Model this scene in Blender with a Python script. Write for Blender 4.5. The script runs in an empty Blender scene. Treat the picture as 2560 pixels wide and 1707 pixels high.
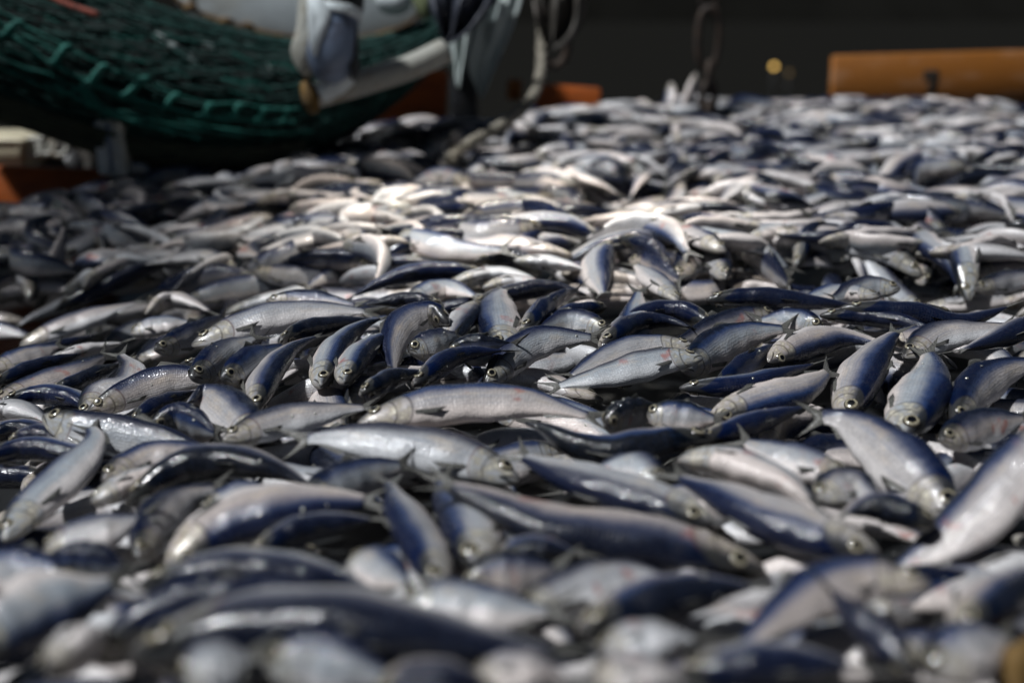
import bpy, math, random
import numpy as np
from mathutils import Vector

sc = bpy.context.scene
COL = sc.collection
R = math.radians
random.seed(11)
rng = np.random.default_rng(7)

# ------------------------------------------------------------------ camera
PITCH = R(16.0)
CAM = np.array([0.0, 0.0, 1.0])
LENS = 40.0
cd = bpy.data.cameras.new("camera")
cd.lens = LENS
cd.sensor_width = 36.0
cd.clip_start = 0.02
cd.clip_end = 3000
cd.dof.use_dof = True
cd.dof.focus_distance = 1.80
cd.dof.aperture_fstop = 1.6
cd.dof.aperture_blades = 0
cam = bpy.data.objects.new("camera", cd)
cam.location = CAM
cam.rotation_euler = (R(90) - PITCH, 0, 0)
COL.objects.link(cam)
sc.camera = cam

# ------------------------------------------------------------------ sky, sun, exposure
SUN_EL, SUN_AZ = R(60), R(254)          # high, from the left: netting added out of view shades the far left
w = bpy.data.worlds.new("World")
sc.world = w
w.use_nodes = True
nt = w.node_tree
bg = nt.nodes["Background"]
sky = nt.nodes.new("ShaderNodeTexSky")
sky.sky_type = 'NISHITA'
sky.sun_disc = False
sky.sun_elevation = SUN_EL
sky.sun_rotation = SUN_AZ
hs = nt.nodes.new("ShaderNodeHueSaturation")
hs.inputs["Saturation"].default_value = 1.1
nt.links.new(sky.outputs[0], hs.inputs["Color"])
nt.links.new(hs.outputs[0], bg.inputs[0])
bg.inputs[1].default_value = 0.0100

sun = bpy.data.lights.new("sun", 'SUN')
sun.energy = 4.1
sun.angle = R(4)
sun.color = (0.965, 0.985, 1.0)
so = bpy.data.objects.new("sun", sun)
sdir = Vector((math.sin(SUN_AZ) * math.cos(SUN_EL), math.cos(SUN_AZ) * math.cos(SUN_EL), math.sin(SUN_EL)))
so.rotation_euler = (-sdir).to_track_quat('-Z', 'Y').to_euler()
COL.objects.link(so)

spot = bpy.data.lights.new("deck_floodlight", 'SPOT')   # the floodlight that makes the hot patch on the catch
spot.energy = 1350
spot.color = (1.0, 0.93, 0.82)
spot.spot_size = R(25)
spot.spot_blend = 1.0
spot.shadow_soft_size = 0.10
sp = bpy.data.objects.new("deck_floodlight", spot)
sp.location = (0.25, 3.15, 4.3)
sp.rotation_euler = (Vector((-0.02, 2.85, 0.5)) - Vector(sp.location)).to_track_quat('-Z', 'Y').to_euler()
COL.objects.link(sp)

sc.view_settings.view_transform = 'Standard'
sc.view_settings.look = 'None'
sc.view_settings.exposure = 0.0
sc.view_settings.gamma = 1.0
try:
    sc.cycles.use_denoising = True
    sc.cycles.max_bounces = 6
except Exception:
    pass

# ------------------------------------------------------------------ helpers
RIGHT = np.array([1.0, 0, 0])
FWD = np.array([0, math.cos(PITCH), -math.sin(PITCH)])
UP = np.array([0, math.sin(PITCH), math.cos(PITCH)])
FPX = LENS / 36.0 * 2560
KF = 2560 / 2352.0


def ray(fx, fy):
    return FWD + RIGHT * ((fx * KF - 1280) / FPX) + UP * ((853.5 - fy * KF) / FPX)


def at(fx, fy, Z):
    """point at depth Z (metres along the lens axis) seen at picture position fx, fy"""
    return CAM + ray(fx, fy) * Z


def proj(P):
    d = P - CAM
    Z = d @ FWD
    return (d @ RIGHT / Z * FPX + 1280) / KF, (853.5 - d @ UP / Z * FPX) / KF, Z


def sstep(a, b, x):  # a may be above b
    t = np.clip((x - a) / (b - a), 0, 1)
    return t * t * (3 - 2 * t)


def tag(o, label=None, cat=None, group=None, kind=None):
    if label: o["label"] = label
    if cat: o["category"] = cat
    if group: o["group"] = group
    if kind: o["kind"] = kind
    return o


def quad_mesh(name, verts, quads, uv=None, rnd=None, mats=(), midx=None, smooth=True):
    me = bpy.data.meshes.new(name)
    verts = np.asarray(verts, np.float32)
    quads = np.asarray(quads, np.int32)
    nq = len(quads)
    me.vertices.add(len(verts))
    me.vertices.foreach_set("co", verts.ravel())
    me.loops.add(nq * 4)
    me.loops.foreach_set("vertex_index", quads.ravel())
    me.polygons.add(nq)
    me.polygons.foreach_set("loop_start", np.arange(0, nq * 4, 4, dtype=np.int32))
    if midx is not None:
        me.polygons.foreach_set("material_index", np.asarray(midx, np.int32))
    if smooth:
        me.polygons.foreach_set("use_smooth", np.ones(nq, bool))
    if uv is not None:
        l = me.uv_layers.new(name="UVMap")
        l.data.foreach_set("uv", np.asarray(uv, np.float32)[quads.ravel()].ravel())
    if rnd is not None:
        a = me.attributes.new("rnd", 'FLOAT', 'POINT')
        a.data.foreach_set("value", np.asarray(rnd, np.float32))
    for m in mats:
        me.materials.append(m)
    me.update(calc_edges=True)
    me.validate()
    return me


def link(name, me, parent=None):
    o = bpy.data.objects.new(name, me)
    COL.objects.link(o)
    if parent is not None:
        o.parent = parent
    return o


class Geo:
    """collects quads for one mesh"""
    def __init__(s):
        s.v, s.q, s.uv, s.n = [], [], [], 0

    def add(s, v, q, uv=None):
        v = np.asarray(v, float)
        s.v.append(v)
        s.q.append(np.asarray(q, int) + s.n)
        s.uv.append(np.zeros((len(v), 2)) if uv is None else np.asarray(uv, float))
        s.n += len(v)

    def tube(s, pts, r, ns=8, closed=False):
        pts = np.asarray(pts, float)
        n = len(pts)
        r = np.broadcast_to(np.asarray(r, float), (n,))
        if closed:
            T = np.roll(pts, -1, 0) - np.roll(pts, 1, 0)
        else:
            T = np.gradient(pts, axis=0)
        T /= np.linalg.norm(T, axis=1)[:, None] + 1e-12
        ref = np.array([0, 0, 1.0]) if abs(T[:, 2]).mean() < 0.8 else np.array([1.0, 0, 0])
        if closed:
            ref = np.cross(pts[0] - pts.mean(0), pts[n // 4] - pts.mean(0))
            ref /= np.linalg.norm(ref)
        A = np.cross(T, ref); A /= np.linalg.norm(A, axis=1)[:, None] + 1e-12
        B = np.cross(T, A)
        a = np.linspace(0, 2 * math.pi, ns, endpoint=False)
        v = pts[:, None] + r[:, None, None] * (np.cos(a)[None, :, None] * A[:, None] + np.sin(a)[None, :, None] * B[:, None])
        uv = np.stack(np.broadcast_arrays(np.linspace(0, 1, n)[:, None], (a / 6.2832)[None, :]), -1)
        if not closed:                       # tiny end rings close the tube
            v = np.concatenate([pts[0] + (v[:1] - pts[0]) * 0.02, v, pts[-1] + (v[-1:] - pts[-1]) * 0.02])
            uv = np.concatenate([uv[:1], uv, uv[-1:]])
        m = len(v)
        s.add(v.reshape(-1, 3), grid_quads(m, ns, wrap_v=True, wrap_u=closed), uv.reshape(-1, 2))
        return s

    def box(s, c, sx, sy, sz, ax=None, bev=0.006):
        """bevelled box centred at c, half sizes; ax = 3 axis vectors"""
        ax = np.eye(3) if ax is None else np.asarray(ax, float)
        me = bmesh_box(sx, sy, sz, bev)
        s.add(np.asarray(c) + me[0] @ ax, me[1])
        return s

    def mesh(s, name, mat, smooth=True):
        return quad_mesh(name, np.concatenate(s.v), np.concatenate(s.q), uv=np.concatenate(s.uv), mats=(mat,), smooth=smooth)

    def build(s, name, mat, parent=None, smooth=True):
        return link(name, s.mesh(name, mat, smooth), parent)


def grid_quads(nu, nv, wrap_v=False, wrap_u=False):
    iu = np.arange(nu if wrap_u else nu - 1)
    iv = np.arange(nv if wrap_v else nv - 1)
    a, b = np.meshgrid(iu, iv, indexing="ij")
    a2, b2 = (a + 1) % nu, (b + 1) % nv
    return np.stack([a * nv + b, a2 * nv + b, a2 * nv + b2, a * nv + b2], -1).reshape(-1, 4)


def bmesh_box(sx, sy, sz, bev):
    """rounded box as a stack of rounded-rectangle rings, all quads"""
    nc = 5
    ring = []
    for (qx, qy, a0) in ((1, 1, 0), (-1, 1, 90), (-1, -1, 180), (1, -1, 270)):
        for k in range(nc):
            a = R(a0 + 90 * k / (nc - 1))
            ring.append((qx * (sx - bev) + bev * math.cos(a), qy * (sy - bev) + bev * math.sin(a)))
    ring = np.array(ring)
    n = len(ring)
    V = []
    for f, z in ((0.01, -sz), (None, -sz), (1, -sz + bev), (1, sz - bev), (None, sz), (0.01, sz)):
        if f is None:
            r = np.stack([ring[:, 0] * (sx - bev) / sx, ring[:, 1] * (sy - bev) / sy], 1)
        else:
            r = ring * f
        V.append(np.column_stack([r, np.full(n, z)]))
    return np.concatenate(V), grid_quads(len(V), n, wrap_v=True)


def smooth_path(P, n):
    """Catmull-Rom through the points, n samples spaced evenly"""
    P = np.asarray(P, float)
    Q = np.vstack([2 * P[0] - P[1], P, 2 * P[-1] - P[-2]])
    out = []
    for i in range(1, len(Q) - 2):
        t = np.linspace(0, 1, 16, endpoint=(i == len(Q) - 3))[:, None]
        p0, p1, p2, p3 = Q[i - 1:i + 3]
        out.append(0.5 * (2 * p1 + (p2 - p0) * t + (2 * p0 - 5 * p1 + 4 * p2 - p3) * t ** 2 + (3 * p1 - p0 - 3 * p2 + p3) * t ** 3))
    out = np.concatenate(out)
    d = np.r_[0, np.cumsum(np.linalg.norm(np.diff(out, axis=0), axis=1))]
    s = np.linspace(0, d[-1], n)
    return np.stack([np.interp(s, d, out[:, k]) for k in range(out.shape[1])], 1)


# ------------------------------------------------------------------ materials
class M:
    def __init__(s, name):
        s.m = bpy.data.materials.new(name)
        s.m.use_nodes = True
        s.t = s.m.node_tree
        s.b = s.t.nodes["Principled BSDF"]

    def n(s, typ, ins=None, **kw):
        nd = s.t.nodes.new(typ)
        for k, v in kw.items():
            setattr(nd, k, v)
        for k, v in (ins or {}).items():
            s.put(nd.inputs[k], v)
        return nd

    def put(s, sock, v):
        if isinstance(v, bpy.types.NodeSocket):
            s.t.links.new(v, sock)
        elif isinstance(v, bpy.types.Node):
            s.t.links.new(v.outputs[0], sock)
        else:
            if sock.type == 'RGBA' and isinstance(v, tuple) and len(v) == 3:
                v = v + (1,)
            sock.default_value = v

    def math(s, op, a, b=0.0, c=0.0):
        nd = s.n("ShaderNodeMath", operation=op)
        for i, v in enumerate((a, b, c)):
            s.put(nd.inputs[i], v)
        return nd.outputs[0]

    def step(s, x, a, b, lo=0.0, hi=1.0):
        nd = s.n("ShaderNodeMapRange", interpolation_type='SMOOTHSTEP')
        for k, v in zip(("Value", "From Min", "From Max", "To Min", "To Max"), (x, a, b, lo, hi)):
            s.put(nd.inputs[k], v)
        return nd.outputs[0]

    def mix(s, f, a, b, mode='MIX'):
        nd = s.n("ShaderNodeMix", data_type='RGBA', blend_type=mode)
        s.put(nd.inputs[0], f); s.put(nd.inputs[6], a); s.put(nd.inputs[7], b)
        return nd.outputs[2]

    def vec(s, x, y, z):
        nd = s.n("ShaderNodeCombineXYZ")
        for i, v in enumerate((x, y, z)):
            s.put(nd.inputs[i], v)
        return nd.outputs[0]

    def noise(s, vec, scale, detail=3.0, rough=0.55):
        nd = s.n("ShaderNodeTexNoise", {"Scale": scale, "Detail": detail, "Roughness": rough})
        if vec is not None:
            s.put(nd.inputs["Vector"], vec)
        return nd.outputs[0]

    def objco(s):
        return s.n("ShaderNodeTexCoord").outputs["Object"]

    def set(s, **kw):
        for k, v in kw.items():
            s.put(s.b.inputs[k.replace("_", " ")], v)
        return s

    def bump(s, h, strength, dist):
        nd = s.n("ShaderNodeBump", {"Strength": strength, "Distance": dist, "Height": h})
        s.put(s.b.inputs["Normal"], nd.outputs[0])
        s.put(s.b.inputs["Coat Normal"], nd.outputs[0])


def fish_material():
    m = M("herring_skin")
    uv = m.n("ShaderNodeUVMap", uv_map="UVMap")
    sep = m.n("ShaderNodeSeparateXYZ", {0: uv.outputs[0]})
    u, v = sep.outputs[0], sep.outputs[1]
    rnd = m.n("ShaderNodeAttribute", attribute_name="rnd").outputs["Fac"]
    r2 = m.math('FRACT', m.math('MULTIPLY', rnd, 7.31))
    r3 = m.math('FRACT', m.math('MULTIPLY', rnd, 13.77))
    r4 = m.math('FRACT', m.math('MULTIPLY', rnd, 29.3))
    roff = m.math('MULTIPLY', rnd, 60.0)
    n1 = m.noise(m.vec(m.math('MULTIPLY', u, 5.0), m.math('MULTIPLY', v, 5.0), roff), 1.0, 4)
    n2 = m.noise(m.vec(m.math('MULTIPLY', u, 40.0), m.math('MULTIPLY', v, 8.0), roff), 1.0, 3)
    vv = m.math('ADD', v, m.math('MULTIPLY', m.math('SUBTRACT', n1, 0.5), 0.16))
    vv = m.math('ADD', vv, m.math('MULTIPLY', m.math('SUBTRACT', n2, 0.5), 0.08))
    vv = m.math('ADD', vv, m.math('MULTIPLY', m.math('SUBTRACT', r3, 0.5), 0.08))
    back = m.mix(r2, (0.002, 0.0065, 0.033), (0.003, 0.0045, 0.008))
    back = m.mix(m.step(n2, 0.45, 0.75, 0, 0.35), back, (0.008, 0.020, 0.050))
    midc = m.mix(r4, (0.022, 0.045, 0.125), (0.050, 0.052, 0.072))
    flank = m.mix(r3, (0.48, 0.415, 0.385), (0.36, 0.40, 0.44))
    flank = m.mix(m.step(n2, 0.35, 0.75, 0, 0.4), flank, (0.30, 0.28, 0.27))
    n5 = m.noise(m.vec(m.math('MULTIPLY', u, 2.5), m.math('MULTIPLY', v, 26.0), roff), 1.0, 3)
    flank = m.mix(m.step(n5, 0.45, 0.72, 0, 0.35), flank, (0.17, 0.22, 0.31))
    flank = m.mix(m.step(n1, 0.52, 0.72, 0, 0.40), flank, (0.50, 0.40, 0.29))
    belly = m.mix(r4, (0.72, 0.635, 0.595), (0.62, 0.63, 0.65))
    c = m.mix(m.step(vv, 0.25, 0.40), back, midc)
    c = m.mix(m.step(vv, 0.36, 0.58), c, flank)
    c = m.mix(m.step(vv, 0.60, 0.82), c, belly)
    # scales
    vor = m.n("ShaderNodeTexVoronoi", {"Vector": m.vec(m.math('MULTIPLY', u, 74.0), m.math('MULTIPLY', v, 23.0), 0.0), "Scale": 1.0, "Randomness": 0.45})
    onbody = m.step(u, 0.2, 0.24)
    rim = m.math('MULTIPLY', m.step(vor.outputs["Distance"], 0.30, 0.62), onbody)
    c = m.mix(m.math('MULTIPLY', rim, 0.42), c, m.mix(0.5, c, (0.05, 0.05, 0.06)))
    # blood and scrapes
    n3 = m.noise(m.vec(m.math('MULTIPLY', u, 7.0), m.math('MULTIPLY', v, 2.2), m.math('ADD', roff, 9.0)), 1.0, 4)
    blood = m.math('MULTIPLY', m.step(n3, 0.60, 0.72), m.step(r2, 0.45, 0.55, 0.0, 0.65))
    c = m.mix(m.math('MULTIPLY', blood, m.step(v, 0.35, 0.5)), c, (0.34, 0.10, 0.075))
    # head
    dv = m.math('SUBTRACT', v, 0.60)
    edge = m.math('SUBTRACT', 0.212, m.math('MULTIPLY', m.math('MULTIPLY', dv, dv), 0.30))
    hm = m.step(m.math('SUBTRACT', u, edge), -0.016, 0.006, 1.0, 0.0)
    hn = m.noise(m.vec(m.math('MULTIPLY', u, 30.0), m.math('MULTIPLY', v, 8.0), roff), 1.0, 2, 0.5)
    head = m.mix(m.step(hn, 0.30, 0.62, 0, 0.75), flank, (0.22, 0.185, 0.11))
    head = m.mix(m.step(hn, 0.52, 0.72, 0, 0.85), head, (0.62, 0.58, 0.46))
    head = m.mix(m.step(vv, 0.28, 0.54, 0.94, 0.0), head, (0.014, 0.016, 0.016))
    head = m.mix(m.step(u, 0.010, 0.060, 0.75, 0.0), head, (0.055, 0.05, 0.045))
    c = m.mix(m.math('MULTIPLY', hm, 0.80), c, head)
    gl = m.step(m.math('ABSOLUTE', m.math('SUBTRACT', u, edge)), 0.000, 0.010, 0.58, 0.0)
    gl = m.math('MULTIPLY', gl, m.step(v, 0.22, 0.4))
    e2 = m.math('SUBTRACT', 0.150, m.math('MULTIPLY', m.math('MULTIPLY', dv, dv), 0.30))
    g2 = m.step(m.math('ABSOLUTE', m.math('SUBTRACT', u, e2)), 0.000, 0.009, 0.60, 0.0)
    g2 = m.math('MULTIPLY', g2, m.step(v, 0.3, 0.42))
    mouth_v = m.math('ADD', 0.46, m.math('MULTIPLY', u, 4.0))
    mo = m.step(m.math('ABSOLUTE', m.math('SUBTRACT', v, mouth_v)), 0.01, 0.06, 0.92, 0.0)
    mo = m.math('MULTIPLY', mo, m.step(u, 0.055, 0.075, 1.0, 0.0))
    lines = m.math('MAXIMUM', m.math('MAXIMUM', gl, g2), mo)
    c = m.mix(lines, c, m.mix(m.math("MULTIPLY", m.step(r4, 0.5, 0.6), gl), (0.018, 0.014, 0.011), (0.13, 0.022, 0.016)))
    m.set(Base_Color=c)
    rough = m.step(vv, 0.3, 0.6, 0.28, 0.37)
    rough = m.math('ADD', rough, m.math('MULTIPLY', m.math('SUBTRACT', n1, 0.5), 0.2))
    m.set(Roughness=rough, Metallic=m.step(vv, 0.3, 0.5, 0.0, 0.06))
    m.b.inputs["Specular IOR Level"].default_value = 0.28
    m.set(Coat_Weight=m.step(vv, 0.25, 0.6, 0.60, 0.34))
    m.b.inputs["Coat Roughness"].default_value = 0.07
    h = m.math('ADD', m.math('MULTIPLY', m.math('MULTIPLY', vor.outputs["Distance"], onbody), 0.9), m.math('MULTIPLY', hn, m.math('MULTIPLY', hm, 0.5)))
    h = m.math('ADD', h, m.math('MULTIPLY', n1, 1.2))
    n6 = m.noise(m.vec(m.math('MULTIPLY', u, 110.0), m.math('MULTIPLY', v, 34.0), roff), 1.0, 2)
    h = m.math('ADD', h, m.math('MULTIPLY', n6, 0.35))
    m.bump(h, 0.55, 0.0014)
    return m.m


def fin_material():
    m = M("herring_fin")
    uv = m.n("ShaderNodeUVMap", uv_map="UVMap")
    sep = m.n("ShaderNodeSeparateXYZ", {0: uv.outputs[0]})
    rays = m.math('SINE', m.math('MULTIPLY', sep.outputs[1], 70.0))
    nz = m.noise(m.objco(), 160.0)
    c = m.mix(m.step(rays, -0.6, 0.8), (0.035, 0.035, 0.034), (0.20, 0.195, 0.175))
    c = m.mix(m.step(nz, 0.45, 0.7, 0, 0.6), c, (0.05, 0.05, 0.048))
    m.set(Base_Color=c, Roughness=0.35)
    m.b.inputs["Coat Weight"].default_value = 0.4
    m.bump(rays, 0.4, 0.0008)
    return m.m


def eye_material():
    m = M("herring_eye")
    uv = m.n("ShaderNodeUVMap", uv_map="UVMap")
    sep = m.n("ShaderNodeSeparateXYZ", {0: uv.outputs[0]})
    r = sep.outputs[0]
    nz = m.noise(m.vec(r, m.math('MULTIPLY', sep.outputs[1], 8.0), 0.0), 3.0)
    iris = m.mix(m.step(nz, 0.4, 0.65), (0.16, 0.135, 0.085), (0.42, 0.39, 0.30))
    c = m.mix(m.step(r, 0.46, 0.54), (0.004, 0.004, 0.005), iris)
    c = m.mix(m.step(r, 0.74, 0.90), c, (0.05, 0.042, 0.033))
    m.set(Base_Color=c, Roughness=0.18)
    m.b.inputs["Coat Weight"].default_value = 1.0
    m.b.inputs["Coat Roughness"].default_value = 0.04
    return m.m


def painted(name, base, dirt, scale=9.0, amount=(0.5, 0.68), rough=0.5, bump=0.3, stretch=(1, 1, 1)):
    m = M(name)
    mp = m.n("ShaderNodeMapping", {"Vector": m.objco(), "Scale": stretch})
    n1 = m.noise(mp.outputs[0], scale, 6, 0.62)
    n2 = m.noise(mp.outputs[0], scale * 7, 4, 0.6)
    c = m.mix(m.step(n1, amount[0], amount[1]), base, dirt)
    c = m.mix(m.step(n2, 0.35, 0.75, 0, 0.35), c, tuple(x * 0.55 for x in base))
    m.set(Base_Color=c, Roughness=m.step(n2, 0.3, 0.7, rough - 0.1, rough + 0.15))
    m.bump(n2, bump, 0.004)
    return m.m


SKIN, FIN, EYE = fish_material(), fin_material(), eye_material()
ORANGE = painted("orange_board_paint", (0.36, 0.115, 0.008), (0.24, 0.072, 0.012), 5.0, (0.45, 0.7), 0.55, 0.3, (1, 1, 3))
RUSTW = painted("rusted_white_paint", (0.38, 0.38, 0.34), (0.22, 0.13, 0.035), 7.0, (0.52, 0.66), 0.45)
WHITE = painted("white_paint", (0.70, 0.77, 0.80), (0.40, 0.36, 0.26), 1.6, (0.52, 0.74), 0.4)  # beige patches: stains, with the tank's warmer light put into the colour
RUST = painted("rust", (0.15, 0.085, 0.02), (0.05, 0.028, 0.012), 14.0, (0.45, 0.6), 0.8, 0.6)
CHAINM = painted("rusty_chain_iron", (0.045, 0.028, 0.018), (0.02, 0.014, 0.012), 20.0, (0.45, 0.6), 0.7, 0.6)
STEEL = painted("blue_grey_steel", (0.17, 0.22, 0.32), (0.09, 0.10, 0.14), 12.0, (0.5, 0.65), 0.35)
DARK = painted("dark_steel", (0.025, 0.028, 0.034), (0.014, 0.014, 0.015), 10.0, (0.45, 0.6), 0.5)
OLIVE = painted("olive_paint", (0.20, 0.23, 0.12), (0.10, 0.11, 0.07), 8.0, (0.5, 0.65), 0.5)
CREAM = painted("cream_plastic", (0.62, 0.56, 0.40), (0.42, 0.36, 0.24), 8.0, (0.55, 0.7), 0.45)
RUBBER = painted("worn_rubber", (0.05, 0.045, 0.038), (0.12, 0.10, 0.085), 9.0, (0.5, 0.65), 0.6)
ROPE = painted("grey_rope", (0.34, 0.31, 0.25), (0.17, 0.155, 0.125), 40.0, (0.45, 0.6), 0.85, 0.8)
NETD = painted("dark_green_netting", (0.003, 0.012, 0.0115), (0.001, 0.004, 0.004), 26.0, (0.42, 0.6), 0.9, 0.9, (0.35, 1, 1.5))
TWINE = painted("green_twine", (0.007, 0.062, 0.052), (0.004, 0.026, 0.023), 30.0, (0.45, 0.65), 0.8, 0.6)
TWINEB = painted("bright_teal_twine", (0.006, 0.14, 0.11), (0.005, 0.07, 0.06), 30.0, (0.5, 0.7), 0.75, 0.6)
TWINEO = painted("olive_twine", (0.045, 0.055, 0.034), (0.018, 0.024, 0.018), 22.0, (0.45, 0.65), 0.85, 0.7, (0.4, 1, 1.5))
TWINER = painted("red_twine", (0.28, 0.07, 0.045), (0.12, 0.04, 0.03), 30.0, (0.45, 0.65), 0.8, 0.6)
SHEET = painted("grey_plastic_sheet", (0.44, 0.50, 0.49), (0.26, 0.31, 0.31), 9.0, (0.44, 0.62), 0.5, 0.4, (1, 1, 0.25))
NAVY = painted("navy_sheet", (0.03, 0.036, 0.055), (0.015, 0.017, 0.024), 7.0, (0.44, 0.62), 0.5)
INK = painted("faded_black_print", (0.05, 0.04, 0.03), (0.10, 0.06, 0.03), 20.0, (0.5, 0.7), 0.6)
PRINTW = painted("faded_pale_print", (0.40, 0.175, 0.075), (0.33, 0.125, 0.03), 12.0, (0.48, 0.62), 0.6)


def emit(name, col, s):
    m = M(name)
    m.set(Base_Color=(0.05, 0.05, 0.05))
    m.b.inputs["Emission Color"].default_value = col + (1,)
    m.b.inputs["Emission Strength"].default_value = s
    return m.m


# ------------------------------------------------------------------ setting: sea, deck
def sheet(name, x0, x1, y0, y1, z, mat):
    v = [(x0, y0, z), (x1, y0, z), (x1, y1, z), (x0, y1, z)]
    me = quad_mesh(name, v, [(0, 1, 2, 3)], mats=(mat,), smooth=False)
    return tag(link(name, me), kind="structure")


ms = M("night_sea")
ms.set(Base_Color=(0.0100, 0.0098, 0.0088), Roughness=0.9)
ms.b.inputs["Specular IOR Level"].default_value = 0.0
ms.bump(ms.noise(ms.objco(), 2.5, 5), 0.5, 0.12)
sheet("sea", -900, 900, -900, 1800, -2.2, ms.m)
hv, hn_ = [], 160  # dark ridge added to cover the bright strip of sky at the horizon
for k in range(hn_):
    x = -700 + 1400 * k / (hn_ - 1)
    h = 34 + 10 * math.sin(x * .011 + 1) + 6 * math.sin(x * .031) + 2.5 * math.sin(x * .11)
    hv += [(x, 560, -2.6), (x, 585, h * .7), (x, 640, h), (x, 800, h * .5)]
mh = M("dark_sky_cover")
mh.b.inputs["Specular IOR Level"].default_value = 0.0
mh.set(Base_Color=mh.mix(mh.step(mh.noise(mh.objco(), 0.05, 5), .4, .65), (0.0090, 0.0088, 0.0078), (0.0075, 0.0073, 0.0064)), Roughness=0.95)
tag(link("added_hills", quad_mesh("added_hills", hv, grid_quads(hn_, 4), mats=(mh.m,))), kind="structure")
md = M("wet_deck")
md.set(Base_Color=(0.016, 0.017, 0.018), Roughness=0.35)
md.bump(md.noise(md.objco(), 30.0, 4), 0.4, 0.004)
sheet("deck", -4.5, 4.5, -1.5, 6.6, 0.12, md.m)


# ------------------------------------------------------------------ the catch: pile surface
def zb(x, y):
    z = 0.50 - 0.10 * sstep(-0.15, -1.0, x) * (1 - 0.42 * sstep(2.9, 3.7, y))
    z = z + 0.08 * sstep(2.3, 5.2, y) - 0.05 * sstep(-1.1, -1.8, x) * sstep(2.2, 3.2, y)
    z = z + 0.05 * sstep(1.25, 0.55, y)
    z = z + 0.016 * np.sin(x * 2.7 + 1.3) * np.sin(y * 3.1 + 0.4) + 0.010 * np.sin(x * 6.1 + y * 5.3)
    return z


GX0, GY0, GS = -3.4, 0.2, 0.01
GNX, GNY = 680, 620
gx, gy = np.meshgrid(GX0 + GS * np.arange(GNX), GY0 + GS * np.arange(GNY), indexing="ij")
ZB = zb(gx, gy)
H = ZB - 0.085 + 0.02 * sstep(2.3, 3.0, gy)

TT = np.array([0, .006, .025, .06, .1, .15, .2, .3, .4, .5, .6, .7, .8, .86, .90])
TOP = np.array([.0006, .014, .026, .041, .053, .066, .077, .089, .092, .090, .081, .066, .046, .034, .028])
BOT = np.array([.0006, .017, .034, .054, .070, .086, .098, .113, .118, .116, .104, .080, .050, .034, .028])
WID = np.array([.0006, .011, .021, .034, .043, .052, .058, .064, .066, .063, .054, .041, .025, .015, .008])


def prof(t):
    return np.interp(t, TT, TOP), np.interp(t, TT, BOT), np.interp(t, TT, WID)


class Fish:
    pass


def frames(P, Dw):
    T = np.gradient(P, axis=0)
    T /= np.linalg.norm(T, axis=1)[:, None]
    D = Dw - (np.sum(Dw * T, 1))[:, None] * T
    D /= np.linalg.norm(D, axis=1)[:, None] + 1e-9
    return T, D, np.cross(T, D)


NS = 16
TS = np.linspace(0, 1, NS)


def extents(f):
    T, D, W = frames(f.P, f.D)
    tp, bt, wd = prof(np.minimum(TS, 0.9))
    h = (tp + bt) / 2 * f.L * f.fat
    wv = wd * f.L * f.fat
    b = np.sqrt((h * D[:, 2]) ** 2 + (wv * W[:, 2]) ** 2)
    s = np.sqrt(h ** 2 + wv ** 2 - np.minimum(b ** 2, h ** 2 + wv ** 2 - 1e-8))
    side = np.stack([-T[:, 1], T[:, 0]], 1)
    side /= np.linalg.norm(side, axis=1)[:, None] + 1e-9
    return np.maximum(b, 0.002), np.maximum(s, 0.003), side


def cells(xy):
    ix = np.clip(((xy[..., 0] - GX0) / GS).astype(int), 0, GNX - 1)
    iy = np.clip(((xy[..., 1] - GY0) / GS).astype(int), 0, GNY - 1)
    return ix, iy


KS = np.array([-0.8, -0.4, 0, 0.4, 0.8])
KC = np.sqrt(1 - KS ** 2)


def support(f):
    b, s, side = extents(f)
    xy = f.P[:, None, :2] + side[:, None, :] * (s[:, None] * KS[None])[..., None]
    ix, iy = cells(xy)
    return (H[ix, iy] + b[:, None] * KC[None] * 0.72).max(1), b


def stamp(f):
    b, s, side = extents(f)
    n = 50
    q = np.linspace(0, NS - 1, n)
    ip = lambda a: np.stack([np.interp(q, np.arange(NS), a[:, k]) for k in range(a.shape[1])], 1)
    P, sd = ip(f.P), ip(side)
    bb, ss = np.interp(q, np.arange(NS), b), np.interp(q, np.arange(NS), s)
    ks = np.linspace(-1, 1, 13)
    xy = P[:, None, :2] + sd[:, None, :] * (ss[:, None] * ks[None])[..., None]
    zt = P[:, None, 2] + bb[:, None] * np.sqrt(1 - ks ** 2)[None] * 0.9
    ix, iy = cells(xy)
    np.maximum.at(H, (ix.ravel(), iy.ravel()), zt.ravel())


def inside_pen(x, y):
    lim = np.interp(x, [-2.4, -1.37, -1.30, -0.55, 0.15, 0.6, 3.0], [3.42, 3.52, 4.2, 4.6, 4.75, 5.35, 5.45])
    return y < lim


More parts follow.
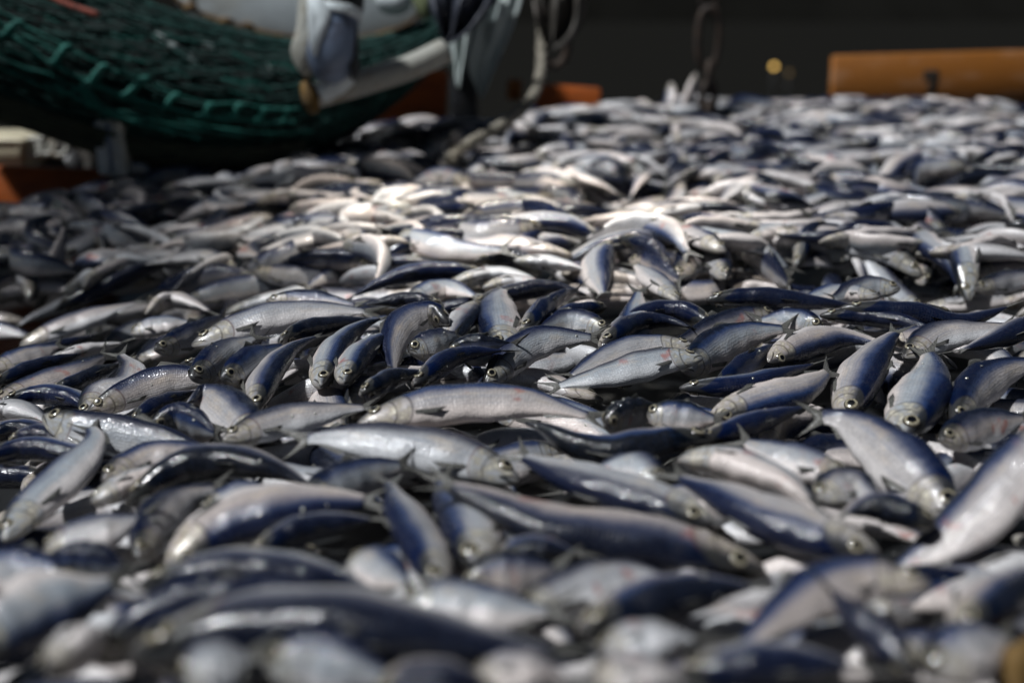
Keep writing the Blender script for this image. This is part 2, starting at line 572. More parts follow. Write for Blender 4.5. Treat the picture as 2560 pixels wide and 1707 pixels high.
def random_fish(x, y, ang, L, lo, hi, dark=0.6):
    f = Fish()
    f.L, f.fat, f.rnd = L, rng.uniform(0.88, 1.10), rng.random()
    n = NS
    k1, k2 = rng.normal(0, 0.5), rng.normal(0, 0.55)
    s = TS - 0.5
    th = ang + k1 * s * 2 + k2 * np.sin(s * 6.28)
    dx, dy = np.cos(th), np.sin(th)
    px = np.r_[0, np.cumsum((dx[1:] + dx[:-1]) / 2)] * L / (n - 1)
    py = np.r_[0, np.cumsum((dy[1:] + dy[:-1]) / 2)] * L / (n - 1)
    P = np.stack([x + px - px.mean(), y + py - py.mean(), np.zeros(n)], 1)
    P[:, 2] = zb(P[:, 0], P[:, 1])
    f.P = P
    u = rng.random()
    if u < 0.62:
        roll = rng.normal(92, 24) * (1 if (rng.random() < dark) == (math.cos(ang) > 0) else -1)
    elif u < 0.85:
        roll = rng.normal(0, 35)
    else:
        roll = 180 + rng.normal(0, 35)
    roll = R(roll)
    tw = R(rng.normal(0, 14)) * (TS - 0.5) * 2
    Ld = np.stack([-np.sin(th), np.cos(th), 0 * th], 1)
    f.D = np.cos(roll + tw)[:, None] * np.array([0, 0, 1.0]) + np.sin(roll + tw)[:, None] * Ld
    for _ in range(2):
        sup, b = support(f)
        c = np.polyfit(s, sup, 2)
        z = np.polyval(c, s)
        z += 0.5 * max(0, np.percentile(sup - z, 80))
        base = zb(f.P[:, 0], f.P[:, 1])
        f.P[:, 2] = np.clip(z, base + lo, base + hi)
        k = np.ones(5) / 5
        zz = np.convolve(np.pad(f.P[:, 2], 2, mode='edge'), k, 'valid')
        f.P[:, 2] = zz
    stamp(f)
    return f


FISH = []
# under layers of the near catch
cand = 0
while cand < 420:
    y = rng.uniform(0.45, 2.75)
    x = rng.uniform(-1, 1) * (0.56 * y + 0.30)
    f = random_fish(x, y, rng.normal(0, 0.7) + (math.pi if rng.random() < 0.5 else 0), rng.uniform(.25, .30), -0.115, -0.068, 0.95)
    f.kind = "under"
    f.fat *= 1.08
    FISH.append(f)
    cand += 1

# ---- fish read one by one; spine head -> tail in picture positions, side of the back: U D L R on the picture, F = back to the viewer, B = belly to the viewer
TR = """
U 2125,515 1990,512 1850,545
UB 1812,558 1960,553 2130,572
UR 2056,498 2110,528 2180,585
B 1180,600 1270,605 1360,622
F 1090,600 1180,588 1270,625
F 1420,545 1500,575 1530,640 1545,700
U 1445,595 1500,610 1570,650
RF 1400,560 1374,610 1388,690
UL 1556,640 1590,585 1650,535 | silver herring head tilted down beside its twin, two heads nosing together behind the upright tail
UR 1668,640 1645,580 1600,530 | silver herring with yellowish gill cover, its head leaning against its twin on the other side
UF 1680,560 1745,588 1822,665
R 1558,692 1505,645 1450,600
U 2088,588 1951,582 1801,612 | long silver herring with dark snout lying flat in the row behind the dark glossy backs
RF 2122,655 2126,585 2150,530
B 2206,645 2198,590 2182,540
U 2236,625 2340,612 2460,635
U 2238,664 2330,640 2460,640 | silver herring with red flecks round its eye at the edge of the catch, facing inward
UB 2020,682 1930,672 1825,690
U 2068,664 1990,660 1900,690
B 1030,655 1120,632 1205,640 1260,665 | bright bluish-white belly stripe of a herring in front of the lamplit patch
B 1108,662 1190,648 1290,668
F 1115,628 1000,622 900,640 780,695 | long arched herring with glossy royal-blue back in front of the lamplit patch
UB 930,692 1020,662 1110,685
F 1080,702 1180,672 1280,662 1380,690
F 125,712 250,655 370,608 460,615 | long black-backed herring arching over the left of the catch below the bright upright tail
B 335,722 400,688 500,722
UB 45,795 160,745 260,712 345,685
F 0,835 130,800 240,765
B 95,845 190,812 300,782
UB -25,852 60,820 150,788
F -20,885 100,840 210,805
UB 300,765 370,747 450,738
UB -25,925 90,882 180,850 262,805
F 110,905 200,872 290,830
U 355,805 430,772 530,722
U 610,692 700,690 840,706 | slim silver herring with pale scaly head beside the long white belly
F 1018,702 930,690 820,702
UB 440,795 600,735 740,716 890,716 | very long white-bellied herring stretched out behind the two staring heads
F 645,785 700,757 820,738 900,735
F 412,838 480,835 560,808 620,765
UB 440,870 510,815 600,765
U 510,872 580,830 670,790 | pale herring with half-open eye beneath the golden-ringed eye
RF 585,948 612,865 670,800 760,760 | herring with wide golden-ringed eye and dark back, head hanging down
RF 735,890 770,805 830,748 910,722
RF 790,880 825,815 880,775 960,755
U 940,806 990,790 1060,765
R 1098,695 1065,735 1005,812
UL 1030,745 995,718 930,738 898,790 905,872 | herring folded into a hook with red along the inside of its bend
F 830,905 900,870 1000,850
UF 1028,805 1085,800 1190,795 | black herring head with round eye facing the viewer in the middle of the catch
L+ 1155,808 1140,742 1140,690 1165,650 | barrel-shaped herring end-on with navy stripe down one edge and creased face below
F 1392,705 1310,718 1230,745
UR 1205,762 1235,722 1285,685 1350,660 | herring head with clear yellow eye and inky crown, tilted down, snout towards the viewer
U 1398,756 1310,735 1225,760 | white herring with squinting eye and red gill slit, snout to the right
L 1440,850 1450,770 1462,695 1470,652 | herring whose dark forked tail fin sticks straight up above the blue backs
F 1640,748 1570,716 1480,716 1385,752 | cobalt-blue herring back arching just in front of the upright forked tail
F 1383,795 1450,745 1530,738 1620,765 | black-headed herring with glossy blue-black scaled back below the cobalt one
F 1620,690 1720,684 1860,695 2000,703
U 1888,752 1830,735 1730,735
F 2190,722 2090,716 1990,712 1900,705
F 1882,725 2000,728 2110,752 2200,785
F 1930,708 2090,720 2200,742 2352,690 | dark wet herring with bright highlights along its ridge, curving up at the right edge
U 1780,718 1700,735 1620,762 1530,795 | slim silver herring with snout lifted and mouth shut, dark line along its back
UB 2035,778 2090,775 2160,760
UB 2078,822 2150,772 2250,757 2352,742
F 2420,720 2300,775 2180,812
UB 1600,797 1500,795 1400,818 1285,878
U 1115,885 1180,810 1260,776 1400,776 | broad pinkish-silver herring humped up in the centre, tail to the right
F 950,885 1050,818 1190,803
UB 1615,822 1520,828 1400,860 1240,895
UF 1640,895 1720,838 1800,785
U 1565,852 1640,795 1720,765 1840,752 | broad white herring with dark pectoral fin beside the big-eyed blue herring
F 1560,892 1700,886 1800,860 1890,828
DF 1765,832 1850,795 1940,775 2060,798 | royal-blue herring with big yellow-ringed eye and blunt snout
RF+ 1945,965 1980,865 2030,790 2075,745 | thick herring end-on with rippled white flank and violet-black back
RF+ 2075,1005 2118,915 2138,845 2120,790
U 2190,975 2240,885 2330,842 2440,830
DF 1630,965 1740,930 1840,900 1920,840
F 1600,1015 1760,962 1870,925
U 1485,950 1545,955 1660,962 | grey herring head with round eye seen face-on beside a black one
UF 1388,972 1440,950 1530,935
U 2160,1015 2250,975 2380,955 | golden-cheeked herring head below the broad white flank at the right
B -60,965 30,940 130,978
F 0,922 100,905 180,920 240,965
L 195,962 222,905 285,890 298,845 262,800
F 305,975 370,930 470,890
UF 345,978 420,960 510,1005
U 200,948 300,898 390,868 500,870 560,900 | scaly silver herring with dark eye at its low end and long folded pectoral fin
UR+ 600,1012 525,938 465,905 415,945 | blunt rounded silver flank with inky upper edge rising like a dome
F -40,1012 50,985 170,1012
F 20,1022 80,1002 190,1010
F -70,1065 60,1030 180,1042 340,1062
U 98,955 200,985 330,1008 430,1032 540,1060 | pale herring with reddish snout and pink bruises lying belly-down on dark ones
UB 510,1012 640,966 760,945 880,930
UB 820,975 1000,930 1200,922 1330,950 1420,968
F+ 1640,1005 1540,1015 1400,1040 1310,1018 1240,980 1150,962
UB 1520,1112 1450,1072 1350,1085
UB 235,1105 330,1052 440,1040 560,1048
B 210,1155 330,1097 450,1070
F+ 290,1160 400,1082 520,1057 640,1080 750,1135
UB 470,1175 560,1142 670,1152
L 8,1245 60,1175 150,1090 218,1010 190,960 | large silver herring lying head-down with navy back and frayed tail at the left
UB 100,1265 220,1225 350,1180
UF 110,1292 220,1290 310,1315
U 180,1345 60,1312 -80,1275
U 690,1150 770,1112 850,1085 950,1060 | half-hidden herring face with gold-rimmed eye under the pink-stained herring
UL 318,1285 355,1195 420,1140 540,1110 | herring with golden patchy head pointing down, grey fin on its flank
F 575,1275 680,1222 780,1197 890,1190
DF+ 385,1315 500,1222 640,1172 780,1152 900,1150 | dark curved herring sweeping from low gill to the middle, pale ridge on top
LF 1012,1352 972,1262 922,1172 885,1085 | herring lying head-down with wide navy stripe and glinting jaw, left of its twin
L+ 1095,1300 1075,1215 1035,1140 1000,1085 | herring hanging head-down with swollen white cheek and cloudy eye
DFF 1640,1205 1560,1172 1420,1130 1280,1082 1160,1030
DFF 1760,1312 1560,1262 1380,1232 1230,1200 1090,1132 950,1095 | very long dark herring with pale ridge running diagonally down across the middle
F 1130,1295 1230,1262 1350,1272
UB 805,1288 870,1310 950,1345
U 1065,1355 1150,1322 1300,1305
UB 1950,1088 1900,1080 1800,1050 1690,1005
B+ 1555,1058 1650,1060 1780,1105 1850,1155 1910,1215 | broad lilac-white belly with a small red spot
DFF 2020,1275 1880,1232 1760,1190 1640,1130 1515,1075 | blue-black herring with cream stripe and a string of blue glints on its side
UB 1875,1145 1950,1112 2030,1155
F 2150,1205 2020,1162 1920,1185
UUB 1195,1108 1080,1055 900,1015 730,1005 640,1030 | broad pink-stained silver herring lying whole across the pile, dark snout to the right
UR+ 2195,1192 2110,1095 2015,1010 1925,960 1835,965 | large white herring sloping down to the right with red-rimmed eye
DF+ -90,1515 60,1425 180,1372 300,1325
F+ 320,1345 450,1320 600,1310 760,1325 910,1372
B 110,1535 180,1482 260,1435
B 385,1425 450,1387 540,1365
UF+ 205,1518 350,1432 520,1392 700,1372 870,1392
UB 915,1388 1040,1386 1180,1402 1300,1400
UB 1180,1410 1330,1348 1450,1318 1580,1345 | wide rosy-white blurred belly with a dark red wound
F+ 1330,1452 1500,1385 1620,1352 1780,1345
F 2200,1450 2300,1372 2420,1285
UB 2140,1345 2000,1322 1880,1352 1780,1420 1670,1510 | pale S-shaped blurred tail end slanting to the lower edge at the right
UB+ 2440,950 2340,1070 2230,1190 2110,1280 1990,1335 | huge blurred silver flank filling the right edge, narrowing to its tail
B 1380,1505 1480,1472 1620,1465
F+ 290,1515 560,1442 760,1432 950,1460 1200,1492 1400,1490
UL 2105,1548 2030,1472 1960,1412 1900,1340 | blurred yellow-cheeked herring head near the bottom edge at the right
F 1560,1545 1700,1530 1850,1520 2010,1535
UB 2140,1545 2220,1485 2330,1455
UB 420,1568 500,1525 590,1500
U 610,1525 720,1512 810,1530 920,1565 | blurred pale-gold herring head at the bottom edge left of centre
F 860,1590 1000,1560 1160,1570
B 1090,1568 1200,1545 1330,1565
B 1360,1560 1480,1548 1600,1570
B 510,508 610,482 720,448
B 655,520 725,492 810,468
B 805,502 900,485 1010,497 | lamplit white herring stretched flat at the top of the bright patch
UB 965,458 1060,490 1175,555 | glaring white herring slanting down in the brightest lamplight
B 415,588 500,575 595,592
UB 575,605 630,560 710,545
RF 772,570 770,520 790,470
B 940,592 1020,580 1110,590
U 860,545 930,535 1010,560
"""


def parse():
    out = []
    for ln in TR.strip().splitlines():
        lab = None
        if "|" in ln:
            ln, lab = [a.strip() for a in ln.split("|")]
        code, *pts = ln.split()
        out.append((code, np.array([[float(q) for q in p.split(",")] for p in pts]), lab))
    return out


def unproject(F, zc, Yc, tilt):
    """picture path -> points on the plane through (., Yc, zc) that rises away from the viewer by tilt"""
    k = math.tan(tilt)
    out = []
    for fx, fy in F:
        d = ray(fx, fy)
        # CAM.z + s d.z = zc + (s d.y - Yc) k
        s = (zc - CAM[2] - Yc * k) / (d[2] - d[1] * k)
        out.append(CAM + d * s)
    return np.array(out)


def ground_hit(fx, fy, dz=0.0):
    d = ray(fx, fy)
    s = 1.5
    for _ in range(40):
        p = CAM + d * s
        s2 = (zb(p[0], p[1]) + dz - CAM[2]) / d[2]
        s = 0.5 * s + 0.5 * s2
    return CAM + d * s


VEC = {"U": UP + 0.55 * FWD, "D": -UP, "R": RIGHT, "L": -RIGHT, "F": -FWD, "B": FWD}


def traced(code, F, lab):
    f = Fish()
    f.fat, f.rnd, f.kind, f.label = rng.uniform(0.97, 1.12) * (1.24 if "+" in code else 1), rng.random(), "traced", lab
    code = code.replace("+", "")
    path = smooth_path(F, NS)
    mid = path[NS // 2]
    g = ground_hit(mid[0], mid[1], 0.0)
    zc, Yc = g[2], g[1]
    span = path[-1] - path[0]
    c2 = span[0] ** 2 / (span @ span)
    lo, hi = R(4), R(58)
    tilt = R(24) if c2 > 0.5 else R(10)

    def length(tl):
        P = unproject(path, zc, Yc, tl)
        return np.linalg.norm(np.diff(P, axis=0), axis=1).sum()
    L = length(tilt)
    if not (0.255 < L < 0.315):
        cs = np.linspace(lo, hi, 28)
        Ls = [length(t) for t in cs]
        tilt = cs[int(np.argmin([abs(l - 0.285) + 0.02 * abs(t - tilt) for l, t in zip(Ls, cs)]))]
    dvec = sum(VEC[ch] for ch in code)
    dvec = dvec / np.linalg.norm(dvec)
    tw = R(rng.normal(0, 8)) * (TS - 0.5)
    for it in range(4):
        P = unproject(path, zc, Yc, tilt)
        # even spacing in space
        d = np.r_[0, np.cumsum(np.linalg.norm(np.diff(P, axis=0), axis=1))]
        P = np.stack([np.interp(TS * d[-1], d, P[:, k]) for k in range(3)], 1)
        f.P = P
        f.Lpath = d[-1]
        f.L = float(np.clip(d[-1] / 1.02, 0.245, 0.335))
        f.D = np.tile(dvec, (NS, 1)) + np.sin(tw)[:, None] * np.array([0.0, 0, 1])
        sup, b = support(f)
        dz = np.percentile(sup - P[:, 2], 62)
        base = zb(P[:, 0].mean(), P[:, 1].mean())
        z0 = P[:, 2].mean()
        dz = np.clip(z0 + dz, base - 0.008, base + 0.038) - z0
        # keep the picture position: slide the anchor along the sight line of the middle of the fish
        m = P[NS // 2]
        dr = ray(mid[0], mid[1])
        s = (m[2] + 0.7 * dz - CAM[2]) / dr[2]
        q = CAM + dr * s
        zc, Yc = q[2], q[1]
    stamp(f)
    return f


for code, F, lab in parse():
    f = traced(code, F, lab)
    f.code = code
    FISH.append(f)

# two fish and a tail that stick up out of the far catch
def upright(fx0, fy0, fx1, fy1, dy, L, lab, back, head_up=False):
    f = Fish()
    f.fat, f.rnd, f.kind, f.label, f.code = 1.0, 0.31, "traced", lab, "B"
    g = ground_hit(fx0, fy0)
    d = g - CAM
    Z = d @ FWD
    a = at(fx0, fy0, Z)
    b = at(fx1, fy1, Z + dy)
    T = (b - a) / np.linalg.norm(b - a)
    a0 = b - T * L
    f.P = a0 + (b - a0) * TS[:, None] + 0.012 * np.sin(TS * 3.1)[:, None] * RIGHT
    if head_up:
        f.P, f.fat = f.P[::-1].copy(), 1.2
    f.L = L; f.Lpath = L
    f.D = np.tile(back, (NS, 1))
    FISH.append(f)


upright(122, 588, 152, 498, 0.02, 0.25, "herring standing on its head in the shaded catch, bright tail glinting upward", RIGHT * 0.5 + FWD)
upright(1562, 262, 1600, 168, 0.0, 0.27, "pale herring poking upright out of the far catch beside the chain", RIGHT * 0.7 + FWD * 0.7, True)
upright(1528, 258, 1540, 190, 0.05, 0.26, "duller herring poking upright behind the pale upright one", -RIGHT + FWD, True)

# the far catch
n_far = 0
while n_far < 1500:
    y = math.sqrt(2.35 ** 2 + rng.random() * (5.5 ** 2 - 2.35 ** 2))
    x = rng.uniform(-1, 1) * (0.50 * y + 0.25)
    if not inside_pen(x, y):
        continue
    a = rng.normal(0, 0.58) if rng.random() < 0.8 else rng.uniform(-1.6, 1.6)
    fx, fy, _ = proj(np.array([x, y, zb(x, y)]))
    if fy > 640:
        continue
    f = random_fish(x, y, a + (math.pi if rng.random() < 0.5 else 0), rng.uniform(.27, .34), -0.060, 0.030, 0.74)
    f.kind = "far"
    FISH.append(f)
    n_far += 1


# ------------------------------------------------------------------ fish geometry
def spine_at(f, t):
    """position and frame at fraction t of the fish length (t may pass 1)"""
    q = np.asarray(t) * f.L * 1.0 / max(f.Lpath if hasattr(f, "Lpath") else f.L, 1e-6) * (f.Lpath if hasattr(f, "Lpath") else f.L) / f.L
    q = np.asarray(t, float) / 1.02
    idx = q * (NS - 1)
    P = np.stack([np.interp(idx, np.arange(NS), f.Ps[:, k]) for k in range(3)], -1)
    D = np.stack([np.interp(idx, np.arange(NS), f.Ds[:, k]) for k in range(3)], -1)
    T = np.stack([np.interp(idx, np.arange(NS), f.Ts[:, k]) for k in range(3)], -1)
    T /= np.linalg.norm(T, axis=-1, keepdims=True)
    D = D - (D * T).sum(-1, keepdims=True) * T
    D /= np.linalg.norm(D, axis=-1, keepdims=True)
    return P, T, D, np.cross(T, D)


def prep(f):
    f.Ps = f.P
    f.Ts, f.Ds, _ = frames(f.P, f.D)


def section(f, t, a):
    """offset (along D, along W) of the skin at t, angle a from the back"""
    tp, bt, wd = prof(t)
    c, s = np.cos(a), np.sin(a)
    y = np.where(c > 0, tp * np.abs(c) ** 0.92, -bt * np.abs(c) ** 1.0)
    x = wd * np.sign(s) * np.abs(s) ** 0.85 * (1 - 0.22 * np.clip(-c, 0, 1) ** 2)
    v = np.abs(a) / math.pi
    edge = 0.212 - 0.30 * (v - 0.60) ** 2
    lip = np.exp(-((t - edge + 0.012) / 0.014) ** 2) * 0.012 * sstep(0.25, 0.45, v) - np.exp(-((t - edge - 0.010) / 0.012) ** 2) * 0.02 * sstep(0.25, 0.45, v)
    q = f.rnd * 40
    k = 1 + lip + sstep(.2, .3, t) * (0.035 * np.sin(t * 17 + q) + 0.025 * np.sin(t * 31 + 2 * a + 2.3 * q) + 0.03 * np.sin(a * 2 + q + t * 7))
    return y * f.L * f.fat * k, x * f.L * f.fat * k


def body_arrays(f, nr, ns):
    t = np.concatenate([np.array([0, .006, .015]), np.linspace(.03, .30, int(nr * .42)), np.linspace(.30, .90, nr - 2 - int(nr * .42))[1:], [0.905]])
    nrr = len(t)
    P, T, D, W = spine_at(f, t)
    a = np.linspace(-math.pi, math.pi, ns, endpoint=False)
    tg, ag = np.meshgrid(np.minimum(t, .9), a, indexing="ij")
    y, x = section(f, tg, ag)
    y[-1] *= 0.02; x[-1] *= 0.02
    v = P[:, None] + D[:, None] * y[..., None] + W[:, None] * x[..., None]
    uv = np.stack([tg, np.abs(ag) / math.pi], -1)
    return v.reshape(-1, 3), grid_quads(nrr, ns, wrap_v=True), uv.reshape(-1, 2)


def fin_arrays(base, tip, normal, th, rows=4, curl=0.0):
    """solid fin between a base line and a tip line"""
    base, tip, normal = np.asarray(base), np.asarray(tip), np.asarray(normal)
    n = len(base)
    r = np.linspace(0, 1, rows)
    mid = base[None] + (tip - base)[None] * r[:, None, None] + normal * (curl * r ** 2)[:, None, None]
    off = (th * (1 - 0.85 * r))[:, None] * np.sin(np.linspace(0.12, math.pi - 0.12, n))[None] ** 0.5
    off[-1] *= 0.1
    A = mid + normal * off[..., None]
    B = mid - normal * off[..., None]
    V = np.concatenate([A, B[::-1]])
    uvr = np.concatenate([r, r[::-1]])
    uv = np.stack(np.broadcast_arrays(uvr[:, None], np.linspace(0, 1, n)[None]), -1)
    return V.reshape(-1, 3), grid_quads(2 * rows, n), uv.reshape(-1, 2)


def tail_arrays(f, n=13, rows=4):
    P, T, D, W = spine_at(f, np.array([0.89]))
    P, T, D, W = P[0], T[0], D[0], W[0]
    s = np.linspace(0, 1, n)
    k = np.abs(2 * s - 1)
    base = P + D * (0.025 * (1 - 2 * s))[:, None] * f.L
    ln = 0.045 + 0.105 * k ** 1.2
    jag = 1 + 0.05 * np.sin(s * 40 + f.rnd * 20)
    tip = P + T * (ln * jag)[:, None] * f.L + D * (0.105 * (1 - 2 * s) * (0.75 + 0.25 * f.rnd))[:, None] * f.L
    return fin_arrays(base, tip, W, 0.0045 * f.L, rows, curl=0.03 * f.L * (f.rnd - 0.5))


def ridge_fin(f, t0, t1, back, h, lean):
    """dorsal (back) or anal fin standing on the ridge, folded backwards by lean"""
    t = np.linspace(t0, t1, 7)
    P, T, D, W = spine_at(f, t)
    y, _ = section(f, t, np.full(7, 0.0 if back else math.pi))
    base = P + D * (y * 0.97)[:, None]
    hh = h * f.L * np.linspace(1, 0.35, 7)
    tip = base + D * (hh * (1 if back else -1) * (1 - lean))[:, None] + T * (hh * (0.35 + lean))[:, None]
    return fin_arrays(base, tip, W.mean(0), 0.003 * f.L, 3)


def paired_fin(f, side, t0, a0, ln, flare):
    a = side * np.linspace(a0 - 0.10, a0 + 0.10, 6)
    t = np.full(6, t0)
    P, T, D, W = spine_at(f, t)
    y, x = section(f, t, a)
    base = P + D * y[:, None] + W * x[:, None]
    out = (D * y[:, None] + W * x[:, None]); out = out.mean(0); out /= np.linalg.norm(out)
    t2 = np.minimum(t0 + ln * np.linspace(1.0, 0.7, 6), .88)
    P2, T2, D2, W2 = spine_at(f, t2)
    y2, x2 = section(f, t2, side * np.linspace(a0 - 0.06, a0 + 0.14, 6))
    tip = P2 + D2 * y2[:, None] + W2 * x2[:, None] + out * flare * f.L
    return fin_arrays(base, tip, out, 0.004 * f.L, 4, curl=0.006 * f.L)


def eye_arrays(f, side, n=20, rings=9):
    t, a = 0.078, side * 1.16
    P, T, D, W = spine_at(f, np.array([t]))
    P, T, D, W = P[0], T[0], D[0], W[0]
    y, x = section(f, np.array([t]), np.array([a]))
    y, x = float(y[0]), float(x[0])
    y1, x1 = section(f, np.array([t, t]), np.array([a - .2, a + .2]))
    c = P + D * y + W * x
    e = D * (y1[1] - y1[0]) + W * (x1[1] - x1[0]); e /= np.linalg.norm(e)
    p2, *_ = spine_at(f, np.array([t + .03]))
    y2, x2 = section(f, np.array([t + .03]), np.array([a]))
    g = p2[0] + D * y2[0] + W * x2[0] - c; g -= (g @ e) * e; g /= np.linalg.norm(g)
    nrm = np.cross(g, e); nrm *= np.sign(nrm @ (D * y + W * x))
    Rr = 0.0300 * f.L * f.fat
    r = np.linspace(0.02, 1, rings)
    ang = np.linspace(0, 2 * math.pi, n, endpoint=False)
    hgt = 0.24 * np.sqrt(np.clip(1 - (r * 0.97) ** 2, 0, 1)) - 0.16 * r ** 6
    V = c + nrm * (hgt * Rr)[:, None, None] + Rr * r[:, None, None] * (np.cos(ang)[None, :, None] * g + np.sin(ang)[None, :, None] * e)
    uv = np.stack(np.broadcast_arrays(r[:, None], (ang / 6.2832)[None]), -1)
    return V.reshape(-1, 3), grid_quads(rings, n, wrap_v=True), uv.reshape(-1, 2)


for f in FISH:
    prep(f)

# ---- which fish show largest: a coarse depth buffer over the picture
BW, BH = 384, 256
zbuf = np.full(BW * BH, 1e9)
own = np.full(BW * BH, -1)
for i, f in enumerate(FISH):
    v, q, _ = body_arrays(f, 34, 14)
    qc = v[q].mean(1)
    allp = np.concatenate([v, qc])
    d = allp - CAM
    Z = d @ FWD
    ok = Z > 0.15
    X = ((d @ RIGHT) / np.maximum(Z, .1) * FPX + 1280) / 2560 * BW
    Y = (853.5 - (d @ UP) / np.maximum(Z, .1) * FPX) / 1707 * BH
    ok &= (X >= 0) & (X < BW) & (Y >= 0) & (Y < BH)
    idx = Y[ok].astype(int) * BW + X[ok].astype(int)
    z = Z[ok]
    o = np.argsort(-z)
    idx, z = idx[o], z[o]
    better = z < zbuf[idx]
    zbuf[idx[better]] = z[better]
    own[idx[better]] = i
share = np.bincount(own[own >= 0], minlength=len(FISH)).astype(float)
for i, f in enumerate(FISH):
    f.share = share[i] / (BW * BH)
    fx, fy, _ = proj(f.P[NS // 2])
    sel = np.where(own == i)[0]
    if len(sel):
        fx, fy = (sel % BW).mean() / BW * 2352, (sel // BW).mean() / BH * 1568
    f.at = (float(fx), float(fy))
    hx, hy, _ = proj(f.P[0]); tx, ty, _ = proj(f.P[-1])
    f.dir = (float(hx - tx), float(hy - ty))

MAXN = 300
single = [f for f in FISH if f.kind == "traced" and f.share > 0]
rest = sorted((f for f in FISH if f.kind != "traced" and f.share > 0), key=lambda f: -f.share)
single += rest[:MAXN - len(single)]
ids = set(map(id, single))
others = [f for f in FISH if id(f) not in ids]

# ---- labels
MARKS = [((1465, 690), "the upright forked tail"), ((1880, 800), "the big-eyed royal-blue herring"), ((1660, 745), "the herring with lifted snout"),
         ((930, 1040), "the pink-stained herring lying whole"), ((2030, 1070), "the large white sloping herring"), ((960, 790), "the herring bent like a hook"),
         ((610, 880), "the golden-ringed eye"), ((500, 930), "the domed silver flank"), ((130, 1120), "the large head-down herring"), ((380, 1190), "the golden patchy head"),
         ((950, 1230), "the navy-striped head-down herring"), ((1080, 1220), "the swollen white cheek"), ((1400, 1230), "the very long diagonal herring"),
         ((1760, 1180), "the string of blue glints"), ((1720, 1090), "the lilac-white belly"), ((1390, 1350), "the rosy-white belly"),
         ((2220, 1200), "the huge blurred flank"), ((250, 650), "the arched black back"), ((660, 740), "the long white belly"), ((980, 640), "the arched royal-blue back"),
         ((1610, 590), "the twin heads"), ((2010, 860), "the rippled end-on herring"), ((200, 980), "the pink-bruised pale herring"), ((1545, 955), "the face-on grey head"),
         ((700, 1520), "the pale-gold blurred head"), ((2020, 1480), "the yellow-cheeked blurred head"), ((1270, 800), "the humped pinkish herring"),
         ((560, 340), "the green net"), ((1110, 310), "the rope"), ((1630, 240), "the chain"), ((1300, 245), "the short orange board"), ((2130, 210), "the long orange board"),
         ((150, 420), "the orange board below the net"), ((135, 570), "the bright upright tail"), ((1080, 500), "the glaring white herring"), ((900, 488), "the lamplit flat herring"),
         ((2270, 660), "the red-flecked eye"), ((1960, 585), "the long dark-snouted herring")]
ORD = ["", "second ", "third ", "fourth ", "fifth ", "sixth ", "seventh ", "eighth ", "ninth ", "tenth "]


def look(f):
    T, D, W = f.Ts, f.Ds, None
    p = f.P[7]
    V = CAM - p; V /= np.linalg.norm(V)
    k = float(f.Ds[7] @ V)
    up = float(f.Ds[7] @ UP)
    if k > 0.62: a = "dark-backed"
    elif k > 0.25: a = "dark and silver"
    elif k < -0.62: a = "white-bellied"
    elif k < -0.25: a = "pale-bellied"
    else: a = "silver-sided" if up > -0.2 else "upside-down silver"
    return a


def heading(f):
    dx, dy = f.dir
    if abs(dx) > 1.6 * abs(dy): return "facing right" if dx > 0 else "facing left"
    if abs(dy) > 1.6 * abs(dx): return "head towards the viewer" if dy > 0 else "head pointing away"
    return ("facing " + ("down" if dy > 0 else "up") + (" right" if dx > 0 else " left"))


def bend(f):
    Tn = f.Ts
    c = float(Tn[2] @ Tn[-3])
    return "curled " if c < 0.45 else ("bent " if c < 0.82 else "")


groups = {}
for f in single:
    if getattr(f, "label", None):
        continue
    best = min(MARKS, key=lambda m: math.hypot((m[0][0] - f.at[0]), 1.6 * (m[0][1] - f.at[1])))
    dx, dy = f.at[0] - best[0][0], 1.6 * (f.at[1] - best[0][1])
    rel = ("left of" if dx < 0 else "right of") if abs(dx) > abs(dy) else ("behind" if dy < 0 else "in front of")
    f.lk = (bend(f) + look(f), heading(f), rel, best[1])
    f.md = math.hypot(dx, dy)
    groups.setdefault(f.lk, []).append(f)
for k, fs in groups.items():
    fs.sort(key=lambda f: f.md)
    for i, f in enumerate(fs):
        f.label = f"{ORD[i]}{k[0]} herring {k[1]}, {'nearest ' if i == 0 and len(fs) > 1 else ''}{k[2]} {k[3]}"

for f in single:
    big = f.share > 0.0012
    nr, ns = (60, 32) if big else (40, 20)
    v, q, uv = body_arrays(f, nr, ns)
    o0 = f.P[NS // 2]
    me = quad_mesh("herring", v - o0, q, uv, np.full(len(v), f.rnd), (SKIN,))
    ob = link("herring", me)
    ob.location = o0
    tag(ob, f.label, "fish", "herring lying in the catch")

    def part(name, arr, mat):
        v, q, uv = arr
        return link(name, quad_mesh(name, v - o0, q, uv, None, (mat,)), ob)
    part("tail_fin", tail_arrays(f), FIN)
    for s in (-1, 1):
        part("eye", eye_arrays(f, s), EYE)
    if f.share > 0.0004:
        part("dorsal_fin", ridge_fin(f, .45, .56, True, .055, 0.35 + 0.4 * f.rnd), FIN)
        part("anal_fin", ridge_fin(f, .74, .85, False, .028, 0.4), FIN)
        for s in (-1, 1):
            part("pectoral_fin", paired_fin(f, s, .215, 2.35, .13, 0.006 + 0.02 * f.rnd), FIN)

